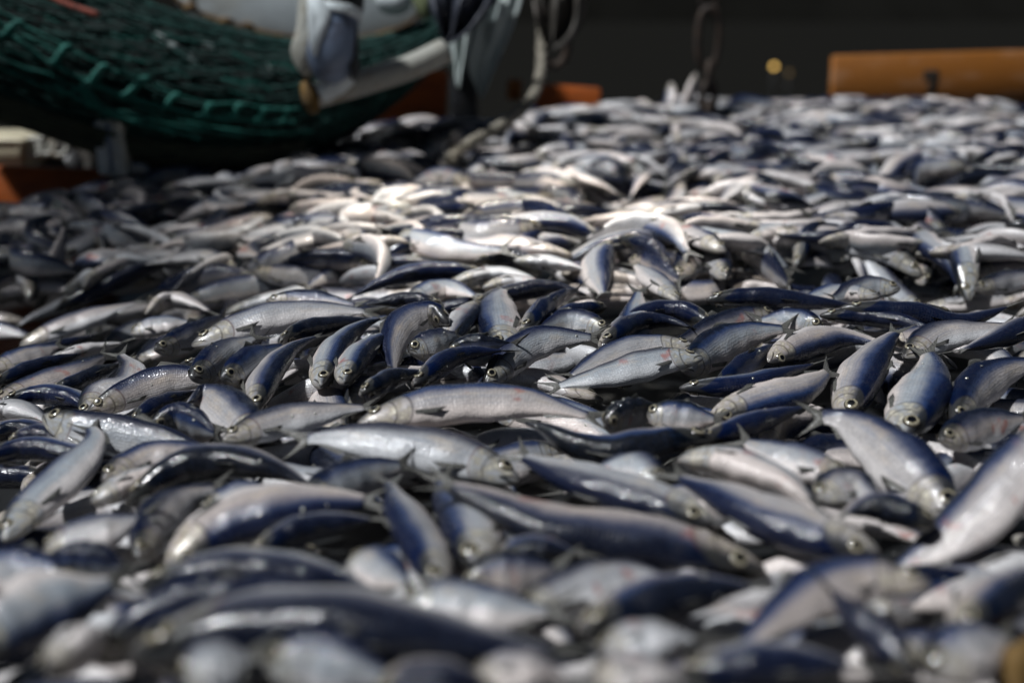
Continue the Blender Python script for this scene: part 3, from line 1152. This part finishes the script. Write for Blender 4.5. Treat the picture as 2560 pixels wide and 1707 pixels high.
# ---- every other fish of the catch: beyond three hundred, so one object
V, Q, UV, RN, MI = [], [], [], [], []
n0 = 0
for f in others:
    far = f.kind == "far"
    for mi, (v, q, uv) in enumerate((body_arrays(f, 20 if far else 24, 10 if far else 12), tail_arrays(f, 7, 3))):
        V.append(v); Q.append(q + n0); UV.append(uv); RN.append(np.full(len(v), f.rnd)); MI.append(np.full(len(q), mi))
        n0 += len(v)
me = quad_mesh("herring_catch", np.concatenate(V), np.concatenate(Q), np.concatenate(UV), np.concatenate(RN), (SKIN, FIN), np.concatenate(MI))
tag(link("herring_catch", me), "mass of small far and half-buried herring filling the pen between the larger ones", "fish catch", kind="stuff")
SV, SQ, sn = [], [], 0
pool = [f for f in single if f.share > 0.0006]
for k in range(520):
    f = pool[int(rng.integers(len(pool)))]
    t, a = rng.uniform(.22, .85), rng.uniform(-math.pi, math.pi)
    P_, T_, D_, W_ = spine_at(f, np.array([t]))
    y_, x_ = section(f, np.array([t]), np.array([a]))
    off = D_[0] * y_[0] + W_[0] * x_[0]
    nn = off / np.linalg.norm(off)
    if nn[2] < 0.15:
        continue
    nn = nn + rng.normal(0, .15, 3); nn /= np.linalg.norm(nn)
    e1 = np.cross(nn, [.3, .5, .8]); e1 /= np.linalg.norm(e1); e2 = np.cross(nn, e1)
    r0 = rng.uniform(.0010, .0024)
    ang = np.linspace(0, 2 * math.pi, 8, endpoint=False)
    c0 = P_[0] + off * 1.01 + nn * .0006
    rings = [(.05, .0004), (1, .0002), (1, -.0004), (.05, -.0005)]
    vv_ = np.concatenate([c0 + r0 * q * (np.cos(ang)[:, None] * e1 + np.sin(ang)[:, None] * e2) + nn * h for q, h in rings])
    SV.append(vv_); SQ.append(grid_quads(4, 8, wrap_v=True) + sn); sn += len(vv_)
msc = M("loose_scale")
msc.set(Base_Color=(0.62, 0.62, 0.56), Roughness=0.18, Metallic=0.5)
tag(link("loose_scales", quad_mesh("loose_scales", np.concatenate(SV), np.concatenate(SQ), mats=(msc.m,))), "loose silver scales stuck to the wet fish", "fish scales", kind="stuff")
print("FISH", len(FISH), "single", len(single), "min share", single[-1].share if single else None)


# ------------------------------------------------------------------ pen boards
ORED = painted("red_orange_board_paint", (0.48, 0.105, 0.008), (0.30, 0.070, 0.012), 5.0, (0.45, 0.7), 0.55, 0.3, (1, 1, 3))  # redder paint, its colour also raised to offset the shade on these boards
OYEL = painted("weathered_orange_paint", (0.29, 0.100, 0.009), (0.34, 0.15, 0.055), 4.5, (0.48, 0.62), 0.6, 0.3, (1, 1, 3))


def board(name, x0, y0, x1, y1, Z0, Z1, hgt, label, th=0.03, paint=ORANGE):
    """plank whose top edge runs from picture point (x0,y0) at depth Z0 to (x1,y1) at depth Z1, hgt metres tall"""
    a, b = at(x0, y0, Z0), at(x1, y1, Z1)
    ax = b - a
    ln = np.linalg.norm(ax); ax /= ln
    dn = np.array([0, 0, -1.0])
    nrm = np.cross(ax, dn); nrm /= np.linalg.norm(nrm)
    dn = np.cross(nrm, ax)
    c = (a + b) / 2 + dn * hgt / 2
    g = Geo().box(c, ln / 2, th, hgt / 2, (ax, nrm, dn), 0.010)
    o = g.build(name, paint)
    tag(o, label, "pen board", "orange boards round the fish pen")
    return o, a, ax, dn, nrm, ln


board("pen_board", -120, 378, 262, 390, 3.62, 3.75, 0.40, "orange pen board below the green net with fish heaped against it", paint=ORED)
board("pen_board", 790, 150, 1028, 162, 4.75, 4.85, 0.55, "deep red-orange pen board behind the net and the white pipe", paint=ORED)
board("pen_board", 1166, 182, 1200, 184, 5.05, 5.05, 0.09, "small orange board stub by the rope")
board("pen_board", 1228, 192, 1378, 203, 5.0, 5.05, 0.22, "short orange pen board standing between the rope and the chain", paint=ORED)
o, a, ax, dn, nrm, ln = board("pen_board", 1912, 128, 2480, 112, 5.55, 5.60, 0.36, "long orange pen board with faded pale patches and a black mark", paint=OYEL)
sgn = -1 if (nrm @ FWD) > 0 else 1
face = a + nrm * sgn * 0.0305


def face_strip(g, u0, w0, u1, w1, wd):
    """flat mark on the board: from (u0,w0) to (u1,w1) metres along / down, width wd"""
    p, q = np.array([u0, w0]), np.array([u1, w1])
    d = (q - p); l = np.linalg.norm(d); d /= l
    n = np.array([-d[1], d[0]])
    to3 = lambda s: face + ax * s[0] + dn * s[1]
    c = to3((p + q) / 2)
    g.box(c, l / 2, wd / 2, 0.0008, (ax * d[0] + dn * d[1], ax * n[0] + dn * n[1], nrm), 0.001)


pm = 1 / (FPX / KF) * 5.57
g = Geo()
u7 = (2138 - 1912) * pm
face_strip(g, u7 - .035, 0.105, u7 + .04, 0.105, .05)
face_strip(g, u7 + .025, 0.10, u7 + .008, 0.20, .045)
g.build("black_mark", INK, o)
ob, *_ = board("pen_board", 2322, 1490, 2460, 1412, 0.86, 0.92, 0.30, "blurred brown board corner by the bottom edge of the catch", 0.012)
ob.data.materials[0] = RUST

# ------------------------------------------------------------------ trawl net
TOPC = smooth_path([(-160, -190), (60, -90), (250, -30), (400, 25), (520, 62), (640, 88), (760, 92), (880, 80), (980, 48), (1060, 5)], 60)
BOTC = smooth_path([(-160, 215), (40, 262), (200, 318), (340, 348), (480, 362), (620, 360), (740, 336), (830, 292), (900, 246), (960, 196), (1040, 110)], 60)
NETZ = np.linspace(3.45, 4.15, 60)


def net_point(iu, th):
    """point on the bag: iu in 0..59 along it, th = 0 top, pi/2 front, pi bottom"""
    i = np.clip(iu, 0, 59)
    tp = np.stack([np.interp(i, np.arange(60), TOPC[:, k]) for k in (0, 1)], -1)
    bt = np.stack([np.interp(i, np.arange(60), BOTC[:, k]) for k in (0, 1)], -1)
    z = np.interp(i, np.arange(60), NETZ)
    c, h = (tp + bt) / 2, (tp - bt) / 2
    p = c + h * np.cos(th)[..., None]
    depth = 0.26 * np.sin(th) * np.sin(np.clip((i + 6) / 72, 0, 1) * math.pi) ** 0.5
    out = np.empty(p.shape[:-1] + (3,))
    for k in np.ndindex(p.shape[:-1]):
        out[k] = at(p[k][0], p[k][1], z[k] - depth[k])
    return out


iu, th = np.meshgrid(np.linspace(0, 59, 90), np.linspace(0, 2 * math.pi, 40, endpoint=False), indexing="ij")
P = net_point(iu, th)
bump = 0.030 * np.sin(th * 5 + iu * 0.17) * np.sin(iu * .21 + 1) + 0.020 * np.sin(th * 3 - iu * .33) + 0.010 * np.sin(th * 9 + iu * 0.25) + 0.008 * np.sin(th * 17 - iu * 0.4) + 0.006 * rng.normal(size=th.shape)
cen = P.mean(1, keepdims=True)
P = cen + (P - cen) * (1 + bump[..., None] * 1.2)
me = quad_mesh("trawl_net", P.reshape(-1, 3), grid_quads(90, 40, wrap_v=True), mats=(NETD,))
net = tag(link("trawl_net", me), "heavy green trawl net sagging in a bulging bundle over the catch", "fishing net")
g = Geo()
for k in range(44):                       # stretched meshes: neighbouring strands part and meet again at the knots
    q = np.linspace(0, 59, 150)
    ph = (q * 0.16 + 0.012 * q * math.sin(k * .05)) % 1.0
    zig = (np.abs(2 * ph - 1) * 2 - 1) * (1 if k % 2 else -1)
    t = 0.12 + 0.062 * k + 0.030 * zig + 0.05 * np.sin(q * 0.11 + k * 0.13) + 0.012 * np.sin(q * .9 + k * 2.1)
    p = net_point(q, t)
    p = p + (CAM - p) * (0.010 + 0.004 * np.sin(q * .6 + k * 1.7))[:, None]
    g.tube(p, rng.uniform(.0022, .0046) * (1 + .5 * np.abs(zig) ** 8), 5)
for k in range(26):
    t0 = rng.uniform(0.05, math.pi * 1.0)
    i0 = rng.uniform(-8, 35); i1 = i0 + rng.uniform(10, 28)
    q = np.linspace(max(i0, 0), min(i1, 59), 26)
    t = t0 + rng.normal(0, .10) * np.sin(q * 0.2 + rng.uniform(0, 6)) + rng.normal(0, 0.02) * (q - 30)
    p = net_point(q, t)
    p = p + (CAM - p) * 0.014
    g.tube(p, rng.uniform(.0022, .0050), 5)
g.build("twine", TWINE, net)
ti, tj = np.meshgrid(np.linspace(0, 59, 240), np.linspace(0.15, 2.95, 160), indexing="ij")
_tp = np.stack([np.interp(ti, np.arange(60), TOPC[:, k]) for k in (0, 1)], -1)
_bt = np.stack([np.interp(ti, np.arange(60), BOTC[:, k]) for k in (0, 1)], -1)
_pp = (_tp + _bt) / 2 + (_tp - _bt) / 2 * np.cos(tj)[..., None]


def on_net(pts, n):
    """line lying on the front of the bag through the given picture points"""
    out = []
    for x, y in smooth_path(pts, n):
        k = np.argmin(((_pp - (x, y)) ** 2).sum(-1))
        out.append((ti.flat[k], tj.flat[k]))
    out = np.array(out)
    ker = np.ones(3) / 3
    for c in (0, 1):
        out[:, c] = np.convolve(np.pad(out[:, c], 1, mode="edge"), ker, "valid")
    p = net_point(out[:, 0], out[:, 1])
    return p * 0.978 + CAM * 0.022


g = Geo()
LOW = [(-60, 45), (0, 82), (30, 84), (105, 140), (125, 148), (205, 190), (285, 220), (370, 247), (385, 247), (462, 268), (540, 272), (610, 282), (680, 280)]
HIGH = [(-60, -10), (40, 48), (60, 62), (150, 106), (165, 118), (236, 150), (250, 160), (326, 181), (345, 192), (402, 217), (480, 238), (555, 238), (615, 250), (690, 250)]
g.tube(on_net(LOW, 90), .0062 * (1 + .25 * np.sin(np.linspace(0, 50, 90))), 6)
g.tube(on_net(HIGH, 90), .0042 * (1 + .25 * np.sin(np.linspace(0, 43, 90))), 6)
for (x0, y0), (x1, y1), r in (((8, 83), (42, 50), .008), ((122, 146), (152, 106), .009), ((205, 190), (237, 152), .009), ((287, 219), (330, 180), .0095), ((376, 248), (402, 218), .009),
                              ((464, 268), (480, 240), .009), ((537, 272), (550, 240), .008), ((596, 278), (606, 250), .007), ((652, 280), (660, 250), .006)):
    xm, ym = (x0 + x1) / 2 + rng.uniform(-3, 3), (y0 + y1) / 2
    g.tube(on_net([(x0 - 12, y0 - 2), (x0, y0), (xm, ym), (x1, y1), (x1 + 14, y1 + 5)], 14), r * (1 + .3 * np.sin(np.linspace(0, 3.14, 14))), 6)
for pts, r in (([(-60, 95), (40, 150), (115, 172), (190, 215), (215, 240), (300, 262), (420, 292), (560, 312)], .005), ([(120, 195), (160, 218), (240, 258), (330, 285), (460, 318)], .008),
               ([(150, 218), (185, 205), (215, 228), (260, 262)], .006), ([(-60, 130), (30, 168), (90, 196), (150, 222)], .0045), ([(190, 190), (205, 215), (230, 245)], .006),
               ([(-60, 20), (80, 95), (150, 130)], .004), ([(240, 205), (330, 250), (450, 285), (600, 305), (720, 300)], .004)):
    g.tube(on_net(pts, 50), r * (1 + .3 * np.sin(np.linspace(0, 33, 50))), 6)
for k in range(26):
    x = rng.uniform(-20, 800); y = 60 + .28 * x - .00022 * x * x + rng.uniform(-70, 120)
    g.tube(on_net([(x, y), (x + rng.uniform(20, 40), y + rng.uniform(0, 14)), (x + rng.uniform(45, 90), y + rng.uniform(14, 34))], 12), rng.uniform(.0015, .003), 5)
g.build("knotted_mesh", TWINEB, net)
g = Geo()
for k in range(26):
    q = np.linspace(0, 40, 30)
    t = 2.62 + 0.018 * k + .02 * np.sin(q * .3 + k)
    p = net_point(q, t) * 0.978 + CAM * 0.022 + np.array([0, 0, -0.012 * (k % 4)])
    g.tube(p, .009, 6)
g.build("olive_netting", TWINEO, net)
# unseen bundle of netting added high on the left to shade the far catch
hp = smooth_path([(-2.15, 3.2, 1.3), (-2.0, 2.9, 1.7), (-1.62, 2.68, 2.05), (-1.4, 2.6, 2.7), (-1.3, 2.5, 3.5)], 40)
hr = np.interp(np.linspace(0, 1, 40), [0, .15, .45, .8, 1], [.12, .30, .60, .34, .08])
g = Geo()
hc = lambda a, i: hp[i] + hr[i] * (math.cos(a) * np.array([.8, .2, .25]) + math.sin(a) * np.array([-.1, .95, .1]))
for k in range(34):
    g.tube(np.array([hc(k * .1848 + .18 * math.sin(i * 1.5 + k * 3.14), i) for i in range(40)]), .011, 5)
for i in range(2, 39, 1):
    g.tube(np.array([hc(a, i) for a in np.linspace(0, 6.2832, 30, endpoint=False)]), .008, 5, closed=True)
g.build("added_shade_netting", TWINE, net)
g = Geo()
g.tube(smooth_path([at(90, -20, 3.3), at(150, 10, 3.3), at(226, 36, 3.3)], 14), .010, 8)
g.build("red_twine", TWINER, net)
# scraps of fish caught in the net
for (x, y, a, l) in ((380, 95, .62, .10), (425, 125, .7, .11), (478, 108, .3, .05), (627, 160, 1.0, .06)):
    c = at(x, y, 3.30 + .0006 * x)
    d = RIGHT * math.cos(a) - UP * math.sin(a)
    s = np.linspace(-1, 1, 12)
    Geo().tube(c + d * (s * l / 2)[:, None], .012 * np.sqrt(1 - (s * .98) ** 2), 8).build("fish_scrap", SHEET, net)


# ------------------------------------------------------------------ white tank behind the net
def slab(name, outline, Z, depth, mat, parent=None):
    """solid plate with the outline seen at depth Z, depth metres thick behind it"""
    pts = smooth_path(outline + [outline[0]], 120)[:-1]
    front = np.array([at(x, y, Z) for x, y in pts])
    c = front.mean(0)
    rings = [c + (front - c) * .01, c + (front - c) * .97 - FWD * .012, front, front + FWD * depth, c + FWD * depth + (front - c) * .01]
    V = np.concatenate(rings)
    return link(name, quad_mesh(name, V, grid_quads(5, len(front), wrap_v=True), mats=(mat,), smooth=False), parent)


t = slab("white_tank", [(310, -300), (330, -120), (395, -4), (450, 27), (520, 53), (600, 74), (690, 88), (780, 92), (870, 80), (945, 52), (990, 0), (1010, -120), (1016, -300)], 4.45, 0.5, WHITE)
tag(t, "white painted steel tank end with rust-stained curved rim behind the net", "tank")
g = Geo()
g.tube(np.array([at(x, y, 4.43) for x, y in smooth_path([(385, -16), (450, 27), (520, 53), (600, 74), (690, 88), (780, 92), (870, 80), (945, 52), (985, 5)], 60)]), .008, 8)
for x, y in ((520, 50), (566, 61), (438, 18)):
    s = np.linspace(-1, 1, 9)
    g.tube(at(x, y, 4.41) + RIGHT * (s * .03)[:, None], .016 * np.sqrt(1 - (s * .97) ** 2), 8)
g.build("rusty_rim", RUST, t)
Geo().tube(np.array([at(438, y, 4.43) for y in np.linspace(-60, 18, 8)]), .006, 6).build("weld_seam", RUST, t)

# ------------------------------------------------------------------ white pipe, hanging ram
g = Geo()
pp = smooth_path([at(704, 226, 3.45), at(760, 212, 3.48), at(850, 186, 3.52), at(940, 156, 3.56), at(1022, 118, 3.6)], 30)
g.tube(pp, np.linspace(.036, .040, 30), 18)
pipe = tag(g.build("white_pipe", RUSTW), "rust-streaked white pipe slanting up to the right in front of the net", "pipe")
s = np.linspace(0, 1, 8)
Geo().tube(pp[0] + (pp[3] - pp[0]) * (s * .45)[:, None] + np.array([0, -.002, 0]), .050, 18).build("rusty_flange", RUST, pipe)
Geo().tube(smooth_path([at(735, 218, 3.41), at(770, 198, 3.41), at(795, 172, 3.41)], 12), np.linspace(.026, .036, 12), 14).build("white_bracket", WHITE, pipe)

g = Geo()
s = np.linspace(0, 1, 16)
ax0, ax1 = at(772, 40, 3.36), at(755, 190, 3.36)
g.tube(ax0 + (ax1 - ax0) * s[:, None], .068 + .006 * np.sin(s * 3) - .04 * s ** 6, 20)
ram = tag(g.build("hydraulic_ram", STEEL), "blue-grey hydraulic ram with white collar hanging in front of the net", "ram")
Geo().tube(at(776, 22, 3.36) + (ax1 - ax0) * (np.linspace(0, .13, 5))[:, None], .077, 20).build("white_collar", WHITE, ram)
Geo().tube(at(782, -60, 3.36) + (at(776, 24, 3.36) - at(782, -60, 3.36)) * s[:, None], .076, 20).build("dark_cap", DARK, ram)
slab("white_cheek_plate", [(690, -60), (735, -50), (745, 60), (720, 145), (695, 170), (668, 125), (682, 60)], 3.36, .05, RUSTW, ram)
slab("white_web_plate", [(706, -20), (738, -10), (760, 40), (738, 100), (722, 130), (710, 90)], 3.295, .03, WHITE, ram)
slab("side_plate", [(806, 20), (818, 60), (822, 150), (808, 178), (800, 120)], 3.34, .04, DARK, ram)

b = slab("olive_float", [(930, -70), (1010, -70), (1000, 10), (985, 40), (965, 30), (945, -5)], 4.2, .16, OLIVE)
tag(b, "dull olive-green net float at the top edge beside the white tank", "float")
b = slab("white_shackle", [(872, -40), (935, -45), (942, 2), (915, 22), (880, 20), (862, 0)], 3.9, .06, WHITE)
tag(b, "small greenish-white shackle at the top edge beside the ram", "shackle")


# ------------------------------------------------------------------ torn hanging sheets
def drape(name, outline_l, outline_r, Z, mat, label, cat, fold=0.03, seed=0):
    """hanging sheet between a left and a right edge line (top to bottom), folded in depth, 4 mm thick"""
    Lp, Rp = smooth_path(outline_l, 40), smooth_path(outline_r, 40)
    n = 30
    k = np.linspace(0, 1, n)
    A = np.empty((40, n, 3))
    for i in range(40):
        for j in range(n):
            x, y = Lp[i] + (Rp[i] - Lp[i]) * k[j]
            wv = math.sin(k[j] * 15 + seed + i * .06) * .6 + math.sin(k[j] * 31 + seed * 2 - i * .10) * .3 + math.sin(i * .21 + k[j] * 4) * .3
            A[i, j] = at(x, y, Z + fold * wv)
    B = A + FWD * .004
    V = np.concatenate([A, B[::-1]])
    me = quad_mesh(name, V.reshape(-1, 3), grid_quads(80, n), mats=(mat,))
    o = link(name, me)
    return tag(o, label, cat)


drape("torn_sheet", [(1120, -60), (1085, 60), (1075, 150), (1092, 200), (1102, 226)], [(1215, -60), (1185, 45), (1150, 130), (1128, 180), (1108, 229)], 3.75, SHEET,
      "pale grey torn plastic sheet hanging to a point beside the white pipe", "plastic sheet", .018, 1)
drape("torn_sheet", [(1000, -60), (1012, 60), (1030, 130), (1042, 180), (1050, 202)], [(1130, -60), (1100, 40), (1080, 110), (1066, 160), (1056, 204)], 3.85, SHEET,
      "darker grey torn sheet hanging in a short point behind the pale one", "plastic sheet", .018, 4)
drape("navy_sheet", [(975, -60), (985, 10), (1000, 50), (1015, 85), (1022, 100)], [(1160, -60), (1140, 0), (1105, 45), (1070, 80), (1030, 102)], 3.68, NAVY,
      "navy plastic sheet bunched at the top edge above the torn grey sheets", "plastic sheet", .04, 2)
drape("grey_cloth", [(1222, -60), (1226, 20), (1238, 70), (1250, 100), (1256, 112)], [(1350, -60), (1345, 30), (1330, 70), (1300, 100), (1270, 116)], 4.1, RUBBER,
      "brownish grey rag hanging beside the rope at the top edge", "rag", .05, 3)

# dark post under the sheets
pa, pb = at(1068, 120, 4.5), at(1066, 330, 4.5)
g = Geo().box((pa + pb) / 2, .052, .05, np.linalg.norm(pb - pa) / 2 + .1, None, .01)
g.build("dark_post", DARK)
tag(bpy.data.objects["dark_post"], "dark grey steel post below the torn grey sheets", "post")

# rope
rp = smooth_path([at(1030, 366, 3.50), at(1085, 326, 3.62), at(1150, 290, 3.75), at(1205, 248, 3.88), at(1236, 195, 4.0), at(1244, 110, 4.12), at(1240, -80, 4.15)], 120)
g = Geo()
T = np.gradient(rp, axis=0); T /= np.linalg.norm(T, axis=1)[:, None]
A = np.cross(T, np.array([0, 1.0, 0])); A /= np.linalg.norm(A, axis=1)[:, None]
B = np.cross(T, A)
for k in range(3):
    ph = np.linspace(0, 60, 120) + k * 2.094
    g.tube(rp + .0085 * (np.cos(ph)[:, None] * A + np.sin(ph)[:, None] * B), .0115, 8)
tag(g.build("hanging_rope", ROPE), "thick grey twisted rope hanging down and trailing onto the fish", "rope")
g = Geo()
a = np.linspace(0, 2 * math.pi, 40, endpoint=False)
lp = np.array([at(1275 + 28 * math.cos(q), 108 + 44 * math.sin(q), 4.3 + .02 * math.sin(q)) for q in a])
g.tube(lp, .018, 8, closed=True)
tag(g.build("iron_ring", CHAINM), "dark iron ring hanging below the rag beside the rope", "ring")


# chain
def chain_link(g, c, hw, hh, r, turn):
    a = np.linspace(0, 2 * math.pi, 36, endpoint=False)
    x = hw * np.sign(np.cos(a)) * np.abs(np.cos(a)) ** .8
    z = hh * np.sign(np.sin(a)) * np.abs(np.sin(a)) ** .8
    p = c + np.outer(x, RIGHT * math.cos(turn) + np.array([0, math.sin(turn), 0])) + np.outer(z, [0, 0, 1.0])
    g.tube(p, r, 10, closed=True)


Zc = 4.7
root = None
ys = [(-70, 1.35), (-12, .2), (88, .12), (180, 1.3), (225, .5), (268, 1.2)]
for i, (y, turn) in enumerate(ys):
    big = i == 2
    g = Geo()
    chain_link(g, at(1627 + (2 if i % 2 else 0), y, Zc), .044 if big else .032, .118 if big else .060, .016 if big else .015, turn)
    if root is None:
        root = g.build("link", CHAINM)
        ch = root
        root.name = "hanging_chain"
        tag(root, "rusty dark chain with one long open link hanging down to the fish", "chain")
    else:
        g.build("link", CHAINM, root)

# things behind the net at the left
g = Geo().box(at(0, 350, 4.0) + np.array([-.10, .08, 0]), .21, .16, .052, None, .012)
bx = tag(g.build("cream_box", CREAM), "cream plastic box resting behind the orange board at the left", "box")
Geo().box(at(0, 322, 4.0) + np.array([-.10, .08, .004]), .225, .175, .010, None, .006).build("rim", CREAM, bx)
g = Geo()
a = np.linspace(0, 2 * math.pi, 48, endpoint=False)
wc = at(158, 385, 4.15)
g.tube(np.array([wc + .080 * (math.cos(q) * RIGHT + math.sin(q) * UP) for q in a]), .026, 14, closed=True)
wh = tag(g.build("rubber_wheel", RUBBER), "worn rubber wheel standing between the cream box and white post", "wheel")
s = np.linspace(-1, 1, 8)
Geo().tube(wc + FWD * (s * .02)[:, None], .062, 24).build("hub", DARK, wh)
for k, (x, y) in enumerate(((78, 340), (108, 335), (136, 338))):
    c = at(x, y, 3.95)
    tt = tag(Geo().tube(np.array([c + .030 * (math.cos(q) * RIGHT + math.sin(q) * UP) for q in a[::2]]), .011, 10, closed=True).build("shackle_ring", RUSTW),
             ["pale steel ring beside the cream box", "middle one of three pale steel rings behind the orange board", "pale steel ring touching the rubber wheel"][k], "ring", "steel rings behind the board")
pa, pb = at(258, 290, 3.52), at(262, 386, 3.52)
g = Geo().box((pa + pb) / 2, .045, .03, np.linalg.norm(pb - pa) / 2 + .02, None, .008)
ps = tag(g.build("white_post", WHITE), "short bluish-white steel post under the net beside the orange board", "post")
Geo().box((pa + pb) / 2 + np.array([0, -.031, 0]), .006, .004, np.linalg.norm(pb - pa) / 2 + .01, None, .002).build("web_rib", STEEL, ps)

# ------------------------------------------------------------------ harbour lamps far away
for (x, y, st, r, lab) in ((1778, 153, 2.3, .055, "small round yellow lamp glowing far off in the dark"), (1812, 168, 0.14, .055, "fainter lamp beside the glowing yellow one, far off")):
    c = at(x, y, 26.0)
    pt = Geo()
    pt.tube(np.array([[c[0], c[1] + .06, -2.2], [c[0], c[1] + .06, c[2] * .5 - 1], [c[0], c[1] + .06, c[2] + .02]]), .010, 8)
    pole = tag(pt.build("harbour_lamp", DARK), lab, "lamp", "lamps across the water")
    s = np.linspace(-1, 1, 12)
    Geo().tube(c + np.array([0, 0, 1.0]) * (s * r)[:, None], r * np.sqrt(1 - (s * .99) ** 2), 14).build("glass_globe", emit("lamp_glow", (1.0, .62, .16), st), pole)
    Geo().tube(c + np.array([0, 0, 1.0]) * (r + .02 + s * .012)[:, None], .06, 12).build("lamp_cap", DARK, pole)
